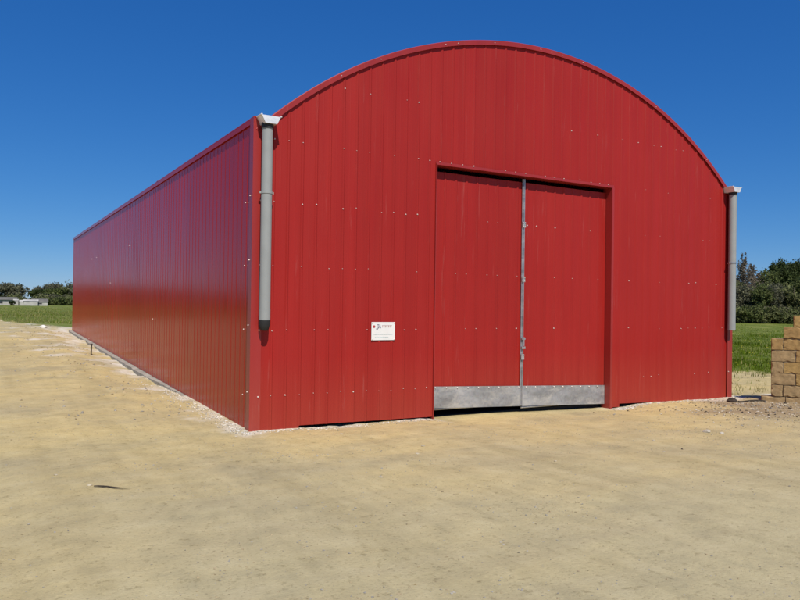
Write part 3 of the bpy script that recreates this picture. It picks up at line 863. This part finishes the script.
hs = [(712, 82, 4.6, 5, 'olive'), (731, 80, 5.0, 5, 'olive'), (741, 78, 4.8, 4.2, 'grey'), (750, 80, 5.3, 4.4, 'olive'), (759, 77, 4.6, 4.0, 'mid'), (767, 80, 5.2, 4.6, 'olive'),
      (776, 77, 4.7, 4.4, 'grey'), (785, 80, 5.4, 4.8, 'mid'), (794, 77, 4.8, 4.6, 'olive'), (804, 79, 5.4, 5, 'mid'), (820, 79, 5.2, 6, 'olive'), (840, 80, 5, 6, 'mid'), (864, 82, 5, 6, 'olive')]
for i, (px, dp_, h, w_, k) in enumerate(hs):
    tree(px, dp_, h, w_, k, ORD[i]+' hedge shrub counting rightwards from the barn corner behind the meadow', 20+i, 7500, .13, HG, 'shrub', shape='bush', cat='shrub')
for i, px in enumerate((738, 747, 757, 768, 779, 790, 801)):
    tree(px, 74.5+.5*(i % 3), 1.9+.5*(i % 2), 3.6, ('olive', 'mid', 'grey')[i % 3], ORD[i]+' of the low bushes in front of the right hedge counting from the downpipe', 50+i, 3600, .11, 'low bushes before the right hedge', 'bush', shape='bush', cat='bush')
# far trees on the left
LT = 'trees far beyond the left field'
lt = [(-18, 205, 5.2, 16, 'grey', 'umbrella'), (8, 200, 5.7, 11, 'grey', 'umbrella'),  (41, 202, 4.2, 7, 'dark', 'umbrella'), (52, 208, 6.1, 10, 'grey', 'umbrella'),
      (67, 200, 4.9, 10, 'mid', 'umbrella'), (82, 204, 6.4, 14, 'grey', 'umbrella'), (105, 206, 6.2, 14, 'dark', 'umbrella')]
lab = ['grey green tree at the far left edge of the field', 'rounded grey green tree over the leftmost long shed', 'dark domed tree left of the tallest far tree',
       'tallest broad crowned tree beyond the left field', 'mid green domed tree touching the barn edge in the distance', 'grey tree hidden behind the barn rear', 'dark tree hidden behind the barn rear']
for i, (px, dp_, h, w_, k, sh) in enumerate(lt):
    tree(px, dp_, h, w_, k, lab[i], 80+i, 8000, .26, LT, shape=sh)
for i, px in enumerate((2, 14, 24, 34, 45, 54, 63, 71)):
    tree(px, 168+3*(i % 3), (1.5 if i in (2, 3) else 2.1+.4*(i % 3)), 7, ('mid', 'olive', 'grey')[i % 3], ORD[i]+' scrub bush from the left photo edge at the foot of the far trees', 100+i, 2600, .22, 'scrub at the foot of the far left trees', 'bush', shape='bush', cat='bush')

# tree line far across the yard on the left, mirrored in the long side wall
WT = 'trees along the far side of the yard'
for i in range(15):
    an_ = R(-4.5-5.4*i); rd_ = rnd.uniform(142, 162); xx = CAM.x+math.sin(an_)*rd_; yy = CAM.y+math.cos(an_)*rd_; w_ = rnd.uniform(16, 20)
    d_ = Vector((xx-CAM.x, yy-CAM.y, 0)); px_, dep = d_.dot(r1), d_.dot(fw)
    x_keep = (xx, yy)
    at_old = at
    at = lambda px, py, depth, q=x_keep: q
    tree(0, 0, rnd.uniform(4.2, 5.6), w_, ('olive', 'mid', 'grey')[i % 3], ORDW[i]+' tree of the line across the yard facing the side wall', 200+i, 2600, .38, WT, shape='bush')
    at = at_old

# far sheds behind the left field
M_shed = simple('white_shed_wall', (.44, .42, .38), .8, 0, .25, .8); M_roof = simple('grey_shed_roof', (.15, .14, .12), .9, 0, .3, .6); M_win = simple('dark_opening', (.03, .03, .03), .5)
def shed(px, dp_, ln, wd_, h, label, roofh=.9, rot=0, roof=True, opens=3):
    x, y = at(px, 300, dp_); root = empty('shed', (x, y, gz(x, y)-.1), -YAW+.45+rot); tag(root, label, 'shed', 'sheds beyond the left field')
    b = MB(); b.box(-ln/2, ln/2, -wd_/2, wd_/2, 0, h); b.build('wall', M_shed, root)
    r_ = MB(); e = min(.25, ln*.05)
    r_.add([(-ln/2-e, -wd_/2-e, h+.01), (ln/2+e, -wd_/2-e, h+.01), (ln/2+e, wd_/2+e, h+.01), (-ln/2-e, wd_/2+e, h+.01), (-ln/2-e, 0, h+roofh), (ln/2+e, 0, h+roofh)],
           [(0, 1, 5, 4), (2, 3, 4, 5), (1, 2, 5), (3, 0, 4), (0, 3, 2, 1)]); r_.build('roof', M_roof if roof else M_shed, root)
    for k in range(opens):
        w_ = MB(); xx = -ln/2+ln*(k+.5)/opens; w_.box(xx-.4, xx+.4, -wd_/2-.04, -wd_/2+.02, .5, h*.75); w_.build('window', M_win, root)
shed(1, 150, 5.6, 3, 1.2, 'long low white shed with a grey roof at the left edge', .6)
shed(16, 148, .9, .9, 1.15, 'narrow white hut left of its twin before the far trees', .3, roof=False, opens=0)
shed(22, 148, .95, .9, 1.0, 'narrow white hut right of its twin before the far trees', .3, roof=False, opens=0)
shed(31, 149, 2.6, 2, 1.1, 'white gabled hut with pale roof between the twin huts and long shed', .35, roof=False, opens=0)
shed(40, 151, 2.9, 3, .95, 'low white shed with grey roof nearest the barn in the distance', .65, opens=1)
tree(12.2, 146, 1.3, 1.3, 'dark', 'small dark bush just left of the twin white huts', 140, 900, .12, None, 'bush', shape='bush', cat='bush')
